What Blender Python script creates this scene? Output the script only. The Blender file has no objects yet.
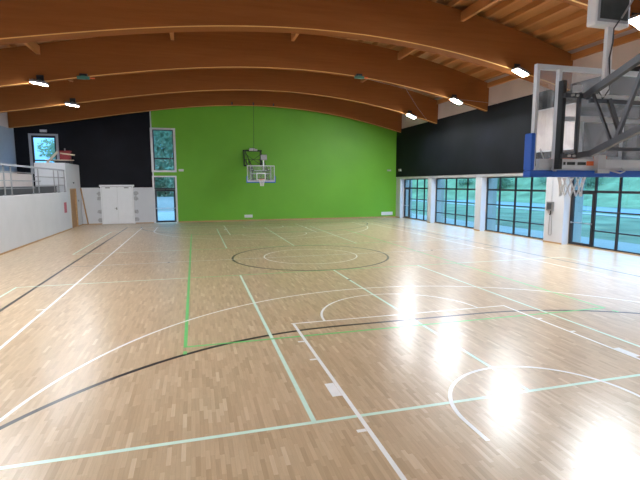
import bpy, math, random
from mathutils import Vector, Matrix
random.seed(7)
C = bpy.context.scene.collection
R = math.radians

# ------------------------------------------------------------------ materials
def new_mat(name):
    m = bpy.data.materials.new(name); m.use_nodes = True
    nt = m.node_tree; nt.nodes.clear()
    out = nt.nodes.new('ShaderNodeOutputMaterial')
    return m, nt, out

def N(nt, t, **k):
    n = nt.nodes.new(t)
    for a, b in k.items(): setattr(n, a, b)
    return n

def plain(name, col, rough=.6, metal=0., var=.06, scale=3., bump=0., spec=.5, coat=0.):
    m, nt, out = new_mat(name)
    p = N(nt, 'ShaderNodeBsdfPrincipled')
    p.inputs['Roughness'].default_value = rough
    p.inputs['Metallic'].default_value = metal
    p.inputs['Specular IOR Level'].default_value = spec
    p.inputs['Coat Weight'].default_value = coat
    tc = N(nt, 'ShaderNodeTexCoord')
    no = N(nt, 'ShaderNodeTexNoise'); no.inputs['Scale'].default_value = scale; no.inputs['Detail'].default_value = 5
    nt.links.new(tc.outputs['Object'], no.inputs['Vector'])
    mr = N(nt, 'ShaderNodeMapRange')
    mr.inputs['From Min'].default_value = .3; mr.inputs['From Max'].default_value = .7
    mr.inputs['To Min'].default_value = 1 - var; mr.inputs['To Max'].default_value = 1 + var
    nt.links.new(no.outputs['Fac'], mr.inputs['Value'])
    vm = N(nt, 'ShaderNodeVectorMath', operation='SCALE')
    vm.inputs[0].default_value = col[:3]
    nt.links.new(mr.outputs['Result'], vm.inputs['Scale'])
    nt.links.new(vm.outputs['Vector'], p.inputs['Base Color'])
    if bump:
        b = N(nt, 'ShaderNodeBump'); b.inputs['Strength'].default_value = bump; b.inputs['Distance'].default_value = .01
        n2 = N(nt, 'ShaderNodeTexNoise'); n2.inputs['Scale'].default_value = scale * 15
        nt.links.new(tc.outputs['Object'], n2.inputs['Vector'])
        nt.links.new(n2.outputs['Fac'], b.inputs['Height']); nt.links.new(b.outputs['Normal'], p.inputs['Normal'])
    nt.links.new(p.outputs[0], out.inputs[0])
    return m

def wood(name, a, b, scale=(.6, 6., 6.), rough=.55, spec=.4, lam=0.):
    m, nt, out = new_mat(name)
    p = N(nt, 'ShaderNodeBsdfPrincipled'); p.inputs['Roughness'].default_value = rough
    p.inputs['Specular IOR Level'].default_value = spec
    tc = N(nt, 'ShaderNodeTexCoord'); mp = N(nt, 'ShaderNodeMapping'); mp.inputs['Scale'].default_value = scale
    nt.links.new(tc.outputs['Object'], mp.inputs['Vector'])
    no = N(nt, 'ShaderNodeTexNoise'); no.inputs['Scale'].default_value = 1.; no.inputs['Detail'].default_value = 8
    no.inputs['Roughness'].default_value = .65
    nt.links.new(mp.outputs[0], no.inputs['Vector'])
    cr = N(nt, 'ShaderNodeValToRGB')
    cr.color_ramp.elements[0].position = .3; cr.color_ramp.elements[0].color = (*a, 1)
    cr.color_ramp.elements[1].position = .7; cr.color_ramp.elements[1].color = (*b, 1)
    nt.links.new(no.outputs['Fac'], cr.inputs[0])
    nt.links.new(cr.outputs[0], p.inputs['Base Color'])
    nt.links.new(p.outputs[0], out.inputs[0])
    return m

def emis(name, col, s):
    m, nt, out = new_mat(name)
    e = N(nt, 'ShaderNodeEmission'); e.inputs[0].default_value = (*col, 1); e.inputs[1].default_value = s
    nt.links.new(e.outputs[0], out.inputs[0]); return m

def glass(name, tint, refl=1.45, rough=0.02):
    m, nt, out = new_mat(name)
    tr = N(nt, 'ShaderNodeBsdfTransparent'); tr.inputs[0].default_value = (*tint, 1)
    gl = N(nt, 'ShaderNodeBsdfGlossy'); gl.inputs['Roughness'].default_value = rough
    fr = N(nt, 'ShaderNodeFresnel'); fr.inputs['IOR'].default_value = refl
    mx = N(nt, 'ShaderNodeMixShader')
    ge = N(nt, 'ShaderNodeNewGeometry')
    iv = N(nt, 'ShaderNodeMath', operation='SUBTRACT'); iv.inputs[0].default_value = 1; nt.links.new(ge.outputs['Backfacing'], iv.inputs[1])
    mu = N(nt, 'ShaderNodeMath', operation='MULTIPLY'); nt.links.new(fr.outputs[0], mu.inputs[0]); nt.links.new(iv.outputs[0], mu.inputs[1])
    nt.links.new(mu.outputs[0], mx.inputs[0]); nt.links.new(tr.outputs[0], mx.inputs[1]); nt.links.new(gl.outputs[0], mx.inputs[2])
    nt.links.new(mx.outputs[0], out.inputs[0]); return m

def hazy_glass(name, tint, refl, haze):  # pale diffuse haze of noise-varied strength mixed over clear glass
    m = glass(name, tint, refl); nt = m.node_tree
    out = [n for n in nt.nodes if n.type == 'OUTPUT_MATERIAL'][0]; src = out.inputs[0].links[0].from_socket
    df = N(nt, 'ShaderNodeBsdfDiffuse'); df.inputs[0].default_value = (.78, .80, .86, 1)
    tl = N(nt, 'ShaderNodeBsdfTranslucent'); tl.inputs[0].default_value = (.78, .80, .86, 1)
    ad = N(nt, 'ShaderNodeMixShader'); nt.links.new(df.outputs[0], ad.inputs[1]); nt.links.new(tl.outputs[0], ad.inputs[2])
    tc = N(nt, 'ShaderNodeTexCoord'); no = N(nt, 'ShaderNodeTexNoise'); no.inputs['Scale'].default_value = 3.5; no.inputs['Detail'].default_value = 3
    nt.links.new(tc.outputs['Object'], no.inputs['Vector'])
    mr = N(nt, 'ShaderNodeMapRange'); mr.inputs['From Min'].default_value = .35; mr.inputs['From Max'].default_value = .7
    mr.inputs['To Min'].default_value = haze*.3; mr.inputs['To Max'].default_value = haze*1.6; nt.links.new(no.outputs['Fac'], mr.inputs['Value'])
    mx = N(nt, 'ShaderNodeMixShader'); nt.links.new(mr.outputs[0], mx.inputs[0]); nt.links.new(src, mx.inputs[1]); nt.links.new(ad.outputs[0], mx.inputs[2])
    nt.links.new(mx.outputs[0], out.inputs[0]); return m

def leafmat():
    m = plain('foliage', (.27, .34, .22), .8, var=.25, scale=.5, spec=.2); nt = m.node_tree
    out = [n for n in nt.nodes if n.type == 'OUTPUT_MATERIAL'][0]; src = out.inputs[0].links[0].from_socket
    tl = N(nt, 'ShaderNodeBsdfTranslucent'); tl.inputs[0].default_value = (.33, .42, .27, 1)
    mx = N(nt, 'ShaderNodeMixShader'); mx.inputs[0].default_value = .45
    nt.links.new(src, mx.inputs[1]); nt.links.new(tl.outputs[0], mx.inputs[2]); nt.links.new(mx.outputs[0], out.inputs[0]); return m

def parquet():
    m, nt, out = new_mat('oak_parquet')
    L = nt.links.new
    p = N(nt, 'ShaderNodeBsdfPrincipled')
    g = N(nt, 'ShaderNodeNewGeometry'); sx = N(nt, 'ShaderNodeSeparateXYZ'); L(g.outputs['Position'], sx.inputs[0])
    def M(op, a, b=None):
        n = N(nt, 'ShaderNodeMath', operation=op)
        for i, v in enumerate((a, b)):
            if v is None: continue
            if isinstance(v, (int, float)): n.inputs[i].default_value = v
            else: L(v, n.inputs[i])
        return n.outputs[0]
    W, LEN = .048, .33
    u = M('DIVIDE', sx.outputs['X'], W); row = M('FLOOR', u)
    w1 = N(nt, 'ShaderNodeTexWhiteNoise', noise_dimensions='1D'); L(row, w1.inputs['W'])
    off = M('MULTIPLY', w1.outputs['Value'], 7.3)
    v = M('ADD', M('DIVIDE', sx.outputs['Y'], LEN), off); col = M('FLOOR', v)
    cb = N(nt, 'ShaderNodeCombineXYZ'); L(row, cb.inputs[0]); L(col, cb.inputs[1])
    w2 = N(nt, 'ShaderNodeTexWhiteNoise', noise_dimensions='2D'); L(cb.outputs[0], w2.inputs['Vector'])
    cr = N(nt, 'ShaderNodeValToRGB'); e = cr.color_ramp.elements
    e[0].position = 0; e[0].color = (.46, .322, .195, 1)
    e[1].position = 1; e[1].color = (.66, .525, .375, 1)
    for pos, c in ((.2, (.515, .37, .232, 1)), (.55, (.55, .402, .258, 1)), (.93, (.59, .442, .292, 1))):
        k = e.new(pos); k.color = c
    L(w2.outputs['Value'], cr.inputs[0])
    # grain
    mp = N(nt, 'ShaderNodeMapping'); mp.inputs['Scale'].default_value = (60, 4, 1)
    va = N(nt, 'ShaderNodeVectorMath', operation='ADD'); L(g.outputs['Position'], va.inputs[0]); L(w2.outputs['Color'], va.inputs[1])
    L(va.outputs[0], mp.inputs['Vector'])
    no = N(nt, 'ShaderNodeTexNoise'); no.inputs['Scale'].default_value = 1; no.inputs['Detail'].default_value = 4; L(mp.outputs[0], no.inputs['Vector'])
    gr = N(nt, 'ShaderNodeMapRange'); gr.inputs['To Min'].default_value = .86; gr.inputs['To Max'].default_value = 1.14; L(no.outputs['Fac'], gr.inputs['Value'])
    # seams
    fu = M('FRACT', u); fv = M('FRACT', v)
    su = M('MULTIPLY', M('GREATER_THAN', fu, .03), M('GREATER_THAN', fv, .006))
    sf = M('ADD', M('MULTIPLY', su, .22), .78)
    sc = M('MULTIPLY', gr.outputs[0], sf)
    vm = N(nt, 'ShaderNodeVectorMath', operation='SCALE'); L(cr.outputs[0], vm.inputs[0]); L(sc, vm.inputs['Scale'])
    L(vm.outputs[0], p.inputs['Base Color'])
    p.inputs['Roughness'].default_value = FLOOR_ROUGH
    p.inputs['Specular IOR Level'].default_value = FLOOR_SPEC
    # gentle waviness of the lacquered boards
    bn = N(nt, 'ShaderNodeTexNoise'); bn.inputs['Scale'].default_value = 2.2; bn.inputs['Detail'].default_value = 2
    L(g.outputs['Position'], bn.inputs['Vector'])
    bp = N(nt, 'ShaderNodeBump'); bp.inputs['Strength'].default_value = .12; bp.inputs['Distance'].default_value = .02
    L(bn.outputs['Fac'], bp.inputs['Height']); L(bp.outputs['Normal'], p.inputs['Normal'])
    L(p.outputs[0], out.inputs[0])
    return m

FLOOR_ROUGH, FLOOR_SPEC = .28, .60
def linepaint(name, col):
    m = plain(name, col, rough=FLOOR_ROUGH, spec=FLOOR_SPEC, var=.03, scale=8)
    return m

MT = dict(
    parquet=parquet(),
    white_line=linepaint('white_paint_line', (.92, .92, .93)),
    mint_line=linepaint('mint_paint_line', (.66, .88, .78)),
    green_line=linepaint('green_paint_line', (.17, .62, .20)),
    black_line=linepaint('black_paint_line', (.025, .024, .028)),
    yellow_line=linepaint('yellow_paint_line', (.78, .72, .35)),
    beam=wood('glulam_wood', (.245, .084, .022), (.29, .104, .029), scale=(.5, 8, 9), rough=.7, spec=.12),
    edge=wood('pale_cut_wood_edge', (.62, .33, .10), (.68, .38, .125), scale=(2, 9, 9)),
    purlin=wood('orange_timber', (.47, .205, .065), (.55, .25, .085), scale=(9, .6, 9)),
    deck=wood('roof_boards', (.40, .175, .055), (.47, .215, .072), scale=(7, .5, 7)),
    white=plain('white_plaster', (.64, .645, .68), .85, bump=.1, var=.03, scale=1.2),
    white2=plain('upper_plaster', (.62, .54, .52), .9, bump=.1, var=.05, scale=1.),
    bluegrey=plain('pale_blue_grey_wall', (.34, .39, .47), .8, var=.04),  # even pale blue-grey tone of the lower outer left wall
    green=plain('lime_green_paint', (.142, .415, .022), .55, var=.05, scale=.7),
    dark=plain('anthracite_panel', (.0062, .0066, .011), .6, var=.4, scale=.6, spec=.18),
    frame=plain('dark_aluminium', (.030, .030, .036), .4, metal=.3),
    lightframe=plain('light_grey_frame', (.40, .41, .46), .5),
    steel=plain('galvanised_steel', (.36, .36, .37), .45, metal=.5),
    doorwhite=plain('white_door_paint', (.84, .85, .88), .5, var=.02),
    patch=plain('grey_filler', (.42, .42, .44), .95, var=.2, scale=9),
    skirting=wood('skirting_wood', (.42, .25, .12), (.55, .35, .18), scale=(1, 1, 9)),
    plank=wood('pale_plank', (.55, .42, .30), (.70, .56, .42), scale=(3, 3, 3)),
    doorwood=wood('door_oak', (.36, .20, .09), (.46, .27, .13), scale=(6, 6, .8)),
    red=plain('red_plastic', (.27, .02, .028), .5),
    pink=plain('faded_red_notice', (.50, .11, .15), .6),
    black=plain('black_steel', (.018, .018, .02), .4, metal=.2),
    darkgrey=plain('dark_grey_steel', (.085, .088, .10), .35, metal=.35),
    pole=plain('pale_grey_paint', (.60, .61, .64), .4),
    alu=plain('white_aluminium', (.66, .67, .70), .35, metal=.2),
    blue=plain('blue_padding', (.018, .12, .58), .5, var=.05),
    orange=plain('orange_rim_paint', (.85, .16, .03), .4),
    net=plain('white_cord', (.80, .80, .80), .8),
    clockface=plain('shot_clock_face', (.022, .026, .024), .35, var=.4, scale=9),
    bbglass=hazy_glass('backboard_glass', (.94, .955, .97), 1.8, .13),
    winglass=glass('tinted_window_glass', (.69, .885, .97), 1.5),
    grass=plain('lawn', (.135, .155, .09), 1., var=.35, scale=.35, spec=.1),
    paving=plain('concrete_paving', (.25, .22, .185), .9, var=.08, scale=.6),
    leaf=leafmat(),
    bank=plain('bank_grass', (.165, .205, .105), 1., var=.3, scale=.5, spec=.1),
    asphalt=plain('asphalt', (.17, .18, .20), .9),
    bark=plain('bark', (.10, .07, .05), .9, bump=.5),
    outwall=plain('exterior_render', (.44, .38, .33), .9, var=.03),
    housing=plain('floodlight_housing', (.25, .25, .26), .5, metal=.4),
    teal=plain('green_motor_casing', (.05, .16, .12), .5),
    lamp=emis('floodlight_lens_glow', (.89, .955, 1.), 790.),
    lamp_dim=emis('weaker_floodlight_lens_glow', (.89, .955, 1.), 330.),
)

# ------------------------------------------------------------------ mesh builder
class MB:
    def __init__(s): s.v = []; s.f = []; s.mi = []
    def face(s, idx, mi=0): s.f.append(idx); s.mi.append(mi)
    def hexa(s, P, mi=0):
        b = len(s.v); s.v += [tuple(q) for q in P]
        for q in ((0,3,2,1),(4,5,6,7),(0,1,5,4),(1,2,6,5),(2,3,7,6),(3,0,4,7)): s.face(tuple(b+i for i in q), mi)
        return s
    def box(s, x0, x1, y0, y1, z0, z1, mi=0):
        x0, x1 = min(x0,x1), max(x0,x1); y0, y1 = min(y0,y1), max(y0,y1); z0, z1 = min(z0,z1), max(z0,z1)
        return s.hexa([(x0,y0,z0),(x1,y0,z0),(x1,y1,z0),(x0,y1,z0),(x0,y0,z1),(x1,y0,z1),(x1,y1,z1),(x0,y1,z1)], mi)
    def bar(s, a, b, w, h, up=(0,0,1), mi=0):
        a = Vector(a); b = Vector(b); d = (b-a).normalized(); u = Vector(up)
        if abs(d.dot(u)) > .98: u = Vector((0,1,0))
        r = d.cross(u).normalized(); u = r.cross(d).normalized()
        P = []
        for c in (a, b):
            for sx, sy in ((-1,-1),(1,-1),(1,1),(-1,1)): P.append(c + r*sx*w/2 + u*sy*h/2)
        return s.hexa(P, mi)
    def tube(s, pts, rad, n=8, closed=False, mi=0, caps=True):
        pts = [Vector(q) for q in pts]; m = len(pts); rads = rad if isinstance(rad, (list, tuple)) else [rad]*m
        b0 = len(s.v); prev = None
        for i, q in enumerate(pts):
            if closed: d = (pts[(i+1)%m]-pts[i-1])
            else: d = pts[min(i+1,m-1)]-pts[max(i-1,0)]
            d.normalize()
            u = prev if prev is not None else (Vector((0,0,1)) if abs(d.z) < .9 else Vector((1,0,0)))
            r = d.cross(u)
            if r.length < 1e-4: r = d.cross(Vector((0,1,0)))
            r.normalize(); u = r.cross(d).normalized(); prev = u
            for k in range(n):
                t = 2*math.pi*k/n; s.v.append(tuple(q + r*math.cos(t)*rads[i] + u*math.sin(t)*rads[i]))
        for i in range(m if closed else m-1):
            j = (i+1) % m
            for k in range(n):
                l = (k+1) % n; s.face((b0+i*n+k, b0+i*n+l, b0+j*n+l, b0+j*n+k), mi)
        if caps and not closed:
            s.face(tuple(b0+k for k in range(n))[::-1], mi); s.face(tuple(b0+(m-1)*n+k for k in range(n)), mi)
        return s
    def quadstrip(s, A, B, mi=0):
        b = len(s.v); n = len(A); s.v += [tuple(q) for q in A] + [tuple(q) for q in B]
        for i in range(n-1): s.face((b+i, b+i+1, b+n+i+1, b+n+i), mi)
        return s
    def build(s, name, mats, parent=None, smooth=False, bevel=0., loc=None):
        me = bpy.data.meshes.new(name)
        v = s.v
        me.from_pydata(v, [], s.f)
        if not isinstance(mats, (list, tuple)): mats = [mats]
        for m in mats: me.materials.append(MT[m])
        me.polygons.foreach_set('material_index', s.mi)
        if smooth: me.polygons.foreach_set('use_smooth', [True]*len(me.polygons))
        me.update()
        o = bpy.data.objects.new(name, me); C.objects.link(o)
        if parent: o.parent = parent
        if loc: o.location = loc
        if bevel:
            bm = o.modifiers.new('bevel', 'BEVEL'); bm.width = bevel; bm.segments = 2; bm.limit_method = 'ANGLE'
        return o

def tag(o, label=None, cat=None, group=None, kind=None):
    if label: o['label'] = label
    if cat: o['category'] = cat
    if group: o['group'] = group
    if kind: o['kind'] = kind
    return o
def empty(name, loc, rz=0.):
    o = bpy.data.objects.new(name, None); C.objects.link(o); o.location = loc; o.rotation_euler = (0,0,rz)
    o.empty_display_size = .2; return o
def struct(o, label=None, cat='structure'):
    o['kind'] = 'structure'; o['category'] = cat
    if label: o['label'] = label
    return o
def kids(o): return [c for c in bpy.data.objects if c.parent == o]
def copy_tree(o, parent=None):
    c = o.copy(); C.objects.link(c); c.parent = parent
    for ch in kids(o): copy_tree(ch, c)
    return c

# ------------------------------------------------------------------ dimensions
XL, XG, XR, XGL = -15.4, -11.7, 11.65, 12.05      # outer left wall, gallery front, right wall, right glazing
YB, YF = -17.2, 17.55
def zb(x): return 1.28807856e-05*x**4 - 1.34937733e-04*x**3 - 1.28021898e-02*x**2 + 1.09136352e-02*x + 8.30030706
def zt(x): return zb(x) + 1.72 - .0016*x*x
PUR = .22

# ------------------------------------------------------------------ floor and markings
fl = struct(MB().box(XL-.3, 12.35, YB-.3, YF+.3, -.15, 0).build('floor', 'parquet'),
            'pale oak strip parquet sports floor with painted court lines, glossy', 'floor')

class Lines(MB):
    def __init__(s, z): super().__init__(); s.z = z
    def seg(s, x0, y0, x1, y1, w=.05):
        d = Vector((x1-x0, y1-y0)); n = Vector((-d.y, d.x)).normalized()*w/2
        b = len(s.v)
        s.v += [(x0-n.x, y0-n.y, s.z), (x1-n.x, y1-n.y, s.z), (x1+n.x, y1+n.y, s.z), (x0+n.x, y0+n.y, s.z)]
        s.face((b, b+1, b+2, b+3)); return s
    def rect(s, x0, y0, x1, y1, w=.05):
        h = w/2
        s.seg(x0-h, y0, x1+h, y0, w); s.seg(x0-h, y1, x1+h, y1, w); s.seg(x0, y0, x0, y1, w); s.seg(x1, y0, x1, y1, w); return s
    def arc(s, cx, cy, r, a0, a1, w=.05, n=96):
        A = []; B = []
        for i in range(n+1):
            t = R(a0+(a1-a0)*i/n); c, q = math.cos(t), math.sin(t)
            A.append((cx+(r-w/2)*c, cy+(r-w/2)*q, s.z)); B.append((cx+(r+w/2)*c, cy+(r+w/2)*q, s.z))
        s.quadstrip(B, A); return s

bk = Lines(.0010)
bk.seg(-8.47, -14.5, -8.47, 14.5, .08).seg(8.43, -14.5, 8.43, 14.5, .08)
bk.seg(-8.47, -14.5, 8.43, -14.5, .08).seg(-8.47, 14.5, 8.43, 14.5, .08).seg(-8.47, 0, 8.43, 0, .05)
bk.arc(0, 0, 2.96, 0, 360, .08)
for s_ in (-1, 1):
    yg = s_*14.6
    bk.arc(-1.58, yg, 6.02, 90 if s_ < 0 else 180, 180 if s_ < 0 else 270, .08)
    bk.arc(1.58, yg, 6.02, 0 if s_ < 0 else 270, 90 if s_ < 0 else 360, .08)
    bk.seg(-1.58, yg - s_*6.02, 1.58, yg - s_*6.02, .08)
tag(bk.build('futsal_marking', 'black_line', fl), 'black painted futsal lines')
mi = Lines(.0022)
for s_ in (-1, 1):
    mi.rect(-8.98, min(s_*3, s_*11.95), 8.98, max(s_*3, s_*11.95), .06)
    for x in (-2.98, 0, 2.98): mi.seg(x, s_*3, x, s_*11.95, .06)
tag(mi.build('training_court_marking', 'mint_line', fl), 'pale mint painted cross court lines')
gn = Lines(.0034)
gn.rect(-4.48, -8.97, 4.48, 8.97, .06)
for y in (-3, 3): gn.seg(-4.48, y, 4.48, y, .05)
for sx in (-1, 1):
    for sy in (-1, 1): gn.seg(sx*4.48, sy*9.17, sx*4.48, sy*9.32, .06)
tag(gn.build('volleyball_marking', 'green_line', fl), 'bright green painted volleyball lines')
wh = Lines(.0046)
wh.rect(-7.52, -14, 7.52, 14, .06); wh.seg(-7.67, 0, 7.67, 0, .05)
wh.arc(0, 0, 1.78, 0, 360, .05)
for s_ in (-1, 1):
    hy = s_*12.425
    wh.seg(-2.43, s_*8.2, -2.43, s_*14, .055).seg(2.45, s_*8.2, 2.45, s_*14, .055).seg(-2.48, s_*8.2, 2.48, s_*8.2, .05)
    a = (0, 180) if s_ < 0 else (180, 360)
    wh.arc(0, s_*8.2, 1.78, *a, .05); wh.arc(0, hy, 1.27, *a, .055)
    for sx in (-1, 1):
        wh.seg(sx*1.27, hy, sx*1.27, s_*12.83, .055)
        dth = math.degrees(math.acos(6.6/6.72)); wh.seg(sx*6.6, s_*14, sx*6.6, hy - s_*math.sqrt(6.72**2-6.6**2), .055)
        for yy, hw in ((12.27, .03), (11.2, .2), (10.1, .03), (9.25, .03)):
            wd = .13 if hw > .1 else .11
            wh.seg(sx*2.46, s_*yy, sx*(2.46+wd), s_*yy, hw*2)
        wh.seg(sx*7.5, s_*5.675, sx*7.72, s_*5.675, .05)
    wh.arc(0, hy, 6.72, a[0]+dth, a[1]-dth, .055)
tag(wh.build('basketball_marking', 'white_line', fl), 'white painted basketball lines')
ye = Lines(.0054)
for a in (5.1, -6.1): ye.seg(7.70, a, 7.70, a+1.05, .09)
tag(ye.build('bench_zone_marking', 'yellow_line', fl), 'short yellow painted strips')
sk = MB()
for (x, y) in ((-.0, -4.55), (5.2, 0), (-5.2, 0)):
    sk.tube([(x, y, .0), (x, y, .0064)], .05, 16)
tag(sk.build('post_socket_cap', 'steel', fl), 'round metal floor caps')

# ------------------------------------------------------------------ walls
def arch_wall(y0, y1, x0, x1, z0, mat, name, top=None, n=24, parent=None):
    m = MB()
    for i in range(n):
        a = x0+(x1-x0)*i/n; b = x0+(x1-x0)*(i+1)/n
        f = top or (lambda x: zt(x)+PUR)
        m.hexa([(a,y0,z0),(b,y0,z0),(b,y1,z0),(a,y1,z0),(a,y0,f(a)),(b,y0,f(b)),(b,y1,f(b)),(a,y1,f(a))])
    return m.build(name, mat, parent)
# end wall with three openings: gallery window, tall glazed slot and the plain rest
m = MB()
T = .3
W1 = (-14.56, -12.87, 3.46, 6.05)          # gallery window
W2 = (-7.05, -5.43, 3.63, 6.64)            # upper slot
W3 = (-7.05, -5.46, 0.0, 3.33)             # lower door slot
def wall_cols(m, xs, y0, y1, openings, top):
    for a, b in zip(xs[:-1], xs[1:]):
        mid = (a+b)/2; segs = [(0.0, None)]
        ops = sorted([o for o in openings if o[0]-1e-6 <= mid <= o[1]+1e-6], key=lambda o: o[2])
        z = 0.0
        for o in ops:
            if o[2] > z+1e-4: m.box(a, b, y0, y1, z, o[2])
            z = o[3]
        m.hexa([(a,y0,z),(b,y0,z),(b,y1,z),(a,y1,z),(a,y0,top(a)),(b,y0,top(b)),(b,y1,top(b)),(a,y1,top(a))])
def xs_between(x0, x1, stops, step=1.3):
    s = sorted(set([x0, x1] + [q for q in stops if x0 < q < x1])); o = []
    for a, b in zip(s[:-1], s[1:]):
        n = max(1, int((b-a)/step)); o += [a+(b-a)*i/n for i in range(n)]
    return o + [x1]
ops = [W1, W2, W3]
stops = [q for o in ops for q in o[:2]]
wall_cols(m, xs_between(XL-.3, XR+.75, stops), YF, YF+T, ops, lambda x: zt(x)+PUR+.05)
wf = struct(m.build('wall_far', 'white'), 'far end wall of the hall, painted in green, anthracite and white fields', 'wall')
# painted fields (thin boarding proud of the masonry)
m = MB(); ftop = lambda x: zb(x)+.5
wall_cols(m, xs_between(-6.96, XR+.01, stops), YF-.03, YF-.001, [(-7.05,-5.43,0,3.33),(-7.05,-5.43,3.63,6.64)], ftop)
tag(m.build('green_cladding', 'green', wf), 'lime green painted field')
m = MB()
for a, b in zip(*(lambda L: (L[:-1], L[1:]))(xs_between(XL, -7.05, stops))):
    mid = (a+b)/2
    if W1[0] < mid < W1[1]: 
        m.box(a, b, YF-.05, YF-.001, 2.5, W1[2]); z0 = W1[3]
    else: z0 = 2.5
    m.hexa([(a,YF-.05,z0),(b,YF-.05,z0),(b,YF-.001,z0),(a,YF-.001,z0),(a,YF-.05,ftop(a)),(b,YF-.05,ftop(b)),(b,YF-.001,ftop(b)),(a,YF-.001,ftop(a))])
tag(m.build('anthracite_cladding', 'dark', wf), 'anthracite field above the white lower wall')
m = MB().box(XG+.02, -10.55, YF-.07, YF-.03, 2.46, 2.53).box(-8.37, -7.06, YF-.07, YF-.03, 2.46, 2.53)
tag(m.build('ledge', 'white', wf), 'white ledge')
m = MB()
random.seed(3)
for cx in (-10.56, -8.23):
    for cz in (2.12, 1.78, .86, .30):
        n = 14; base = len(m.v); pts = []
        for k in range(n):
            t = 2*math.pi*k/n; r = 1+random.uniform(-.22, .22)
            pts.append((cx+.17*r*math.cos(t), cz+.14*r*math.sin(t)))
        m.v += [(x, YF-.006, z) for x, z in pts] + [(x, YF+.001, z) for x, z in pts]
        m.face(tuple(range(base, base+n)))
        for k in range(n): m.face((base+k, base+(k+1)%n, base+n+(k+1)%n, base+n+k))
tag(m.build('filler_patch', 'patch', wf), 'grey unpainted filler patches')['kind'] = 'stuff'

wn = struct(arch_wall(YB-T, YB, XL-.3, XR+.75, 0, 'white', 'wall_near'), 'near end wall of the hall behind the viewer', 'wall')
# left outer wall
m = MB().box(XL-.3, XL, YB, YF, 0, 6.3)
lw = struct(m.build('wall_left', 'bluegrey'), 'outer left wall above the gallery, pale blue grey below and white above', 'wall')
MB().box(XL-.3, XL-.04, YB, YF, 6.3, zt(XL)+PUR+.1).build('upper_band', 'white2', lw)

# right wall : solid part above the glazing
m = MB().box(XR, XR+.7, YB, YF, 3.2, zt(XR)+PUR+.1)
rw = struct(m.build('wall_right', 'white2'), 'right wall above the glazing with anthracite boarding and pale plaster top', 'wall')
tag(MB().box(XR-.05, XR-.001, YB, YF-.031, 3.27, 7.0).build('anthracite_cladding', 'dark', rw), 'anthracite boarding')
tag(MB().box(XR-.02, XR-.001, YB, YF-.031, 3.16, 3.27).build('lintel_strip', 'white', rw), 'white strip over the windows')
tag(MB().box(XR+.02, XR+.7, YB, YF, 3.10, 3.2).build('lintel_soffit', 'white', rw))

# piers between windows
PIERS = [(16.75, 17.515), (11.78, 12.28), (6.03, 6.60), (-.10, 1.03), (-5.66, -5.09), (-11.34, -10.84), (-17.195, -16.5)]
plab = ['white pier in the far corner beside the green wall', 'white pier between the two farthest windows',
        'second white pier from the green wall, between the windows', 'widest white pier, with the grey thermostat box on it',
        'white pier at the near side of the glazed door, beyond the frame', 'white pier farther towards the viewer', 'white corner pier behind the viewer']
for (a, b), lb in zip(PIERS, plab):
    r = empty('pier', (XR, (a+b)/2, 0)); h = (b-a)/2
    tag(r, lb, 'pillar', 'piers of the right wall')
    MB().box(0, .33, -h, h, 0, 3.1).build('shaft', 'white', r)
    MB().box(.33, 1.05, -h, h, 0, 3.1).build('outer_fin', 'outwall', r)
    tag(MB().box(-.014, .0, -h, h, 0, .07).build('skirting_board', 'skirting', r), 'wooden skirting')

# glazing bays
def bay(idx, y0, y1, mull, door=None, label='', rows=(.75, 1.56, 2.38)):
    r = empty('window_%d' % idx, (XGL, (y0+y1)/2, 0)); struct(r, label, 'window'); oy = (y0+y1)/2
    a, b = y0-oy, y1-oy
    fr = MB().box(-.035, .035, a, b, 0.03, .09).box(-.035, .035, a, b, 3.04, 3.10).box(-.035, .035, a, a+.06, .09, 3.04).box(-.035, .035, b-.06, b, .09, 3.04)
    fr.build('window_frame', 'frame', r)
    tag(MB().box(-.10, -.035, a, b, 0, .035).build('sill_strip', 'skirting', r), 'wooden sill strip')
    for q in mull:
        w = .035 if abs(q) < 900 else .05
        MB().box(-.03, .03, q-oy-.05, q-oy+.05, .09, 3.04).build('mullion', 'frame', r)
    cells = sorted([y0+.06] + list(mull) + [y1-.06])
    mb = MB()
    for c0, c1 in zip(cells[:-1], cells[1:]):
        isdoor = door and abs((c0+c1)/2-(door[0]+door[1])/2) < .25
        for z in rows:
            if isdoor and z < 2.2: continue
            mb.box(-.025, .025, c0-oy+.03, c1-oy-.03, z-(.04 if z > 2.2 else .028), z+(.06 if z > 2.2 else .028))
    mb.build('transom', 'frame', r)
    MB().box(-.005, .005, a+.05, b-.05, .08, 3.05).build('glass_pane', 'winglass', r)
    if door:
        c0, c1 = door[0]-oy+.03, door[1]-oy-.03
        d = MB().box(-.05, .03, c0, c0+.085, .05, 2.36).box(-.05, .03, c1-.085, c1, .05, 2.36).box(-.05, .03, c0+.085, c1-.085, .05, .15).box(-.05, .03, c0+.085, c1-.085, 2.28, 2.36)
        dd = d.build('door_leaf', 'frame', r)
        MB().tube([(-.09, c0+.03, 1.02), (-.09, c1-.03, 1.02)], .018).box(-.10, -.05, c0+.01, c0+.06, .98, 1.06).box(-.10, -.05, c1-.06, c1-.01, .98, 1.06).build('push_bar', 'steel', dd)
    return r
bay(1, 12.28, 16.75, (15.85, 14.63, 13.5), (15.85, 16.69), 'farthest window bay, with a glazed door leaf at its far end')
bay(2, 6.60, 11.78, (10.48, 9.27, 8.0), None, 'second window bay from the green wall, gridded dark frame')
bay(3, 1.03, 6.03, (4.90, 3.63, 2.45), None, 'third window bay from the green wall, in front of the widest pier')
bay(4, -5.09, -.10, (-1.36, -2.5, -3.75), (-1.36, -.16), 'nearest visible window bay with a dark framed glazed door')
bay(5, -10.84, -5.66, (-7.0, -8.3, -9.6), None, 'window bay nearest the viewer, outside the frame')
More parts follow.
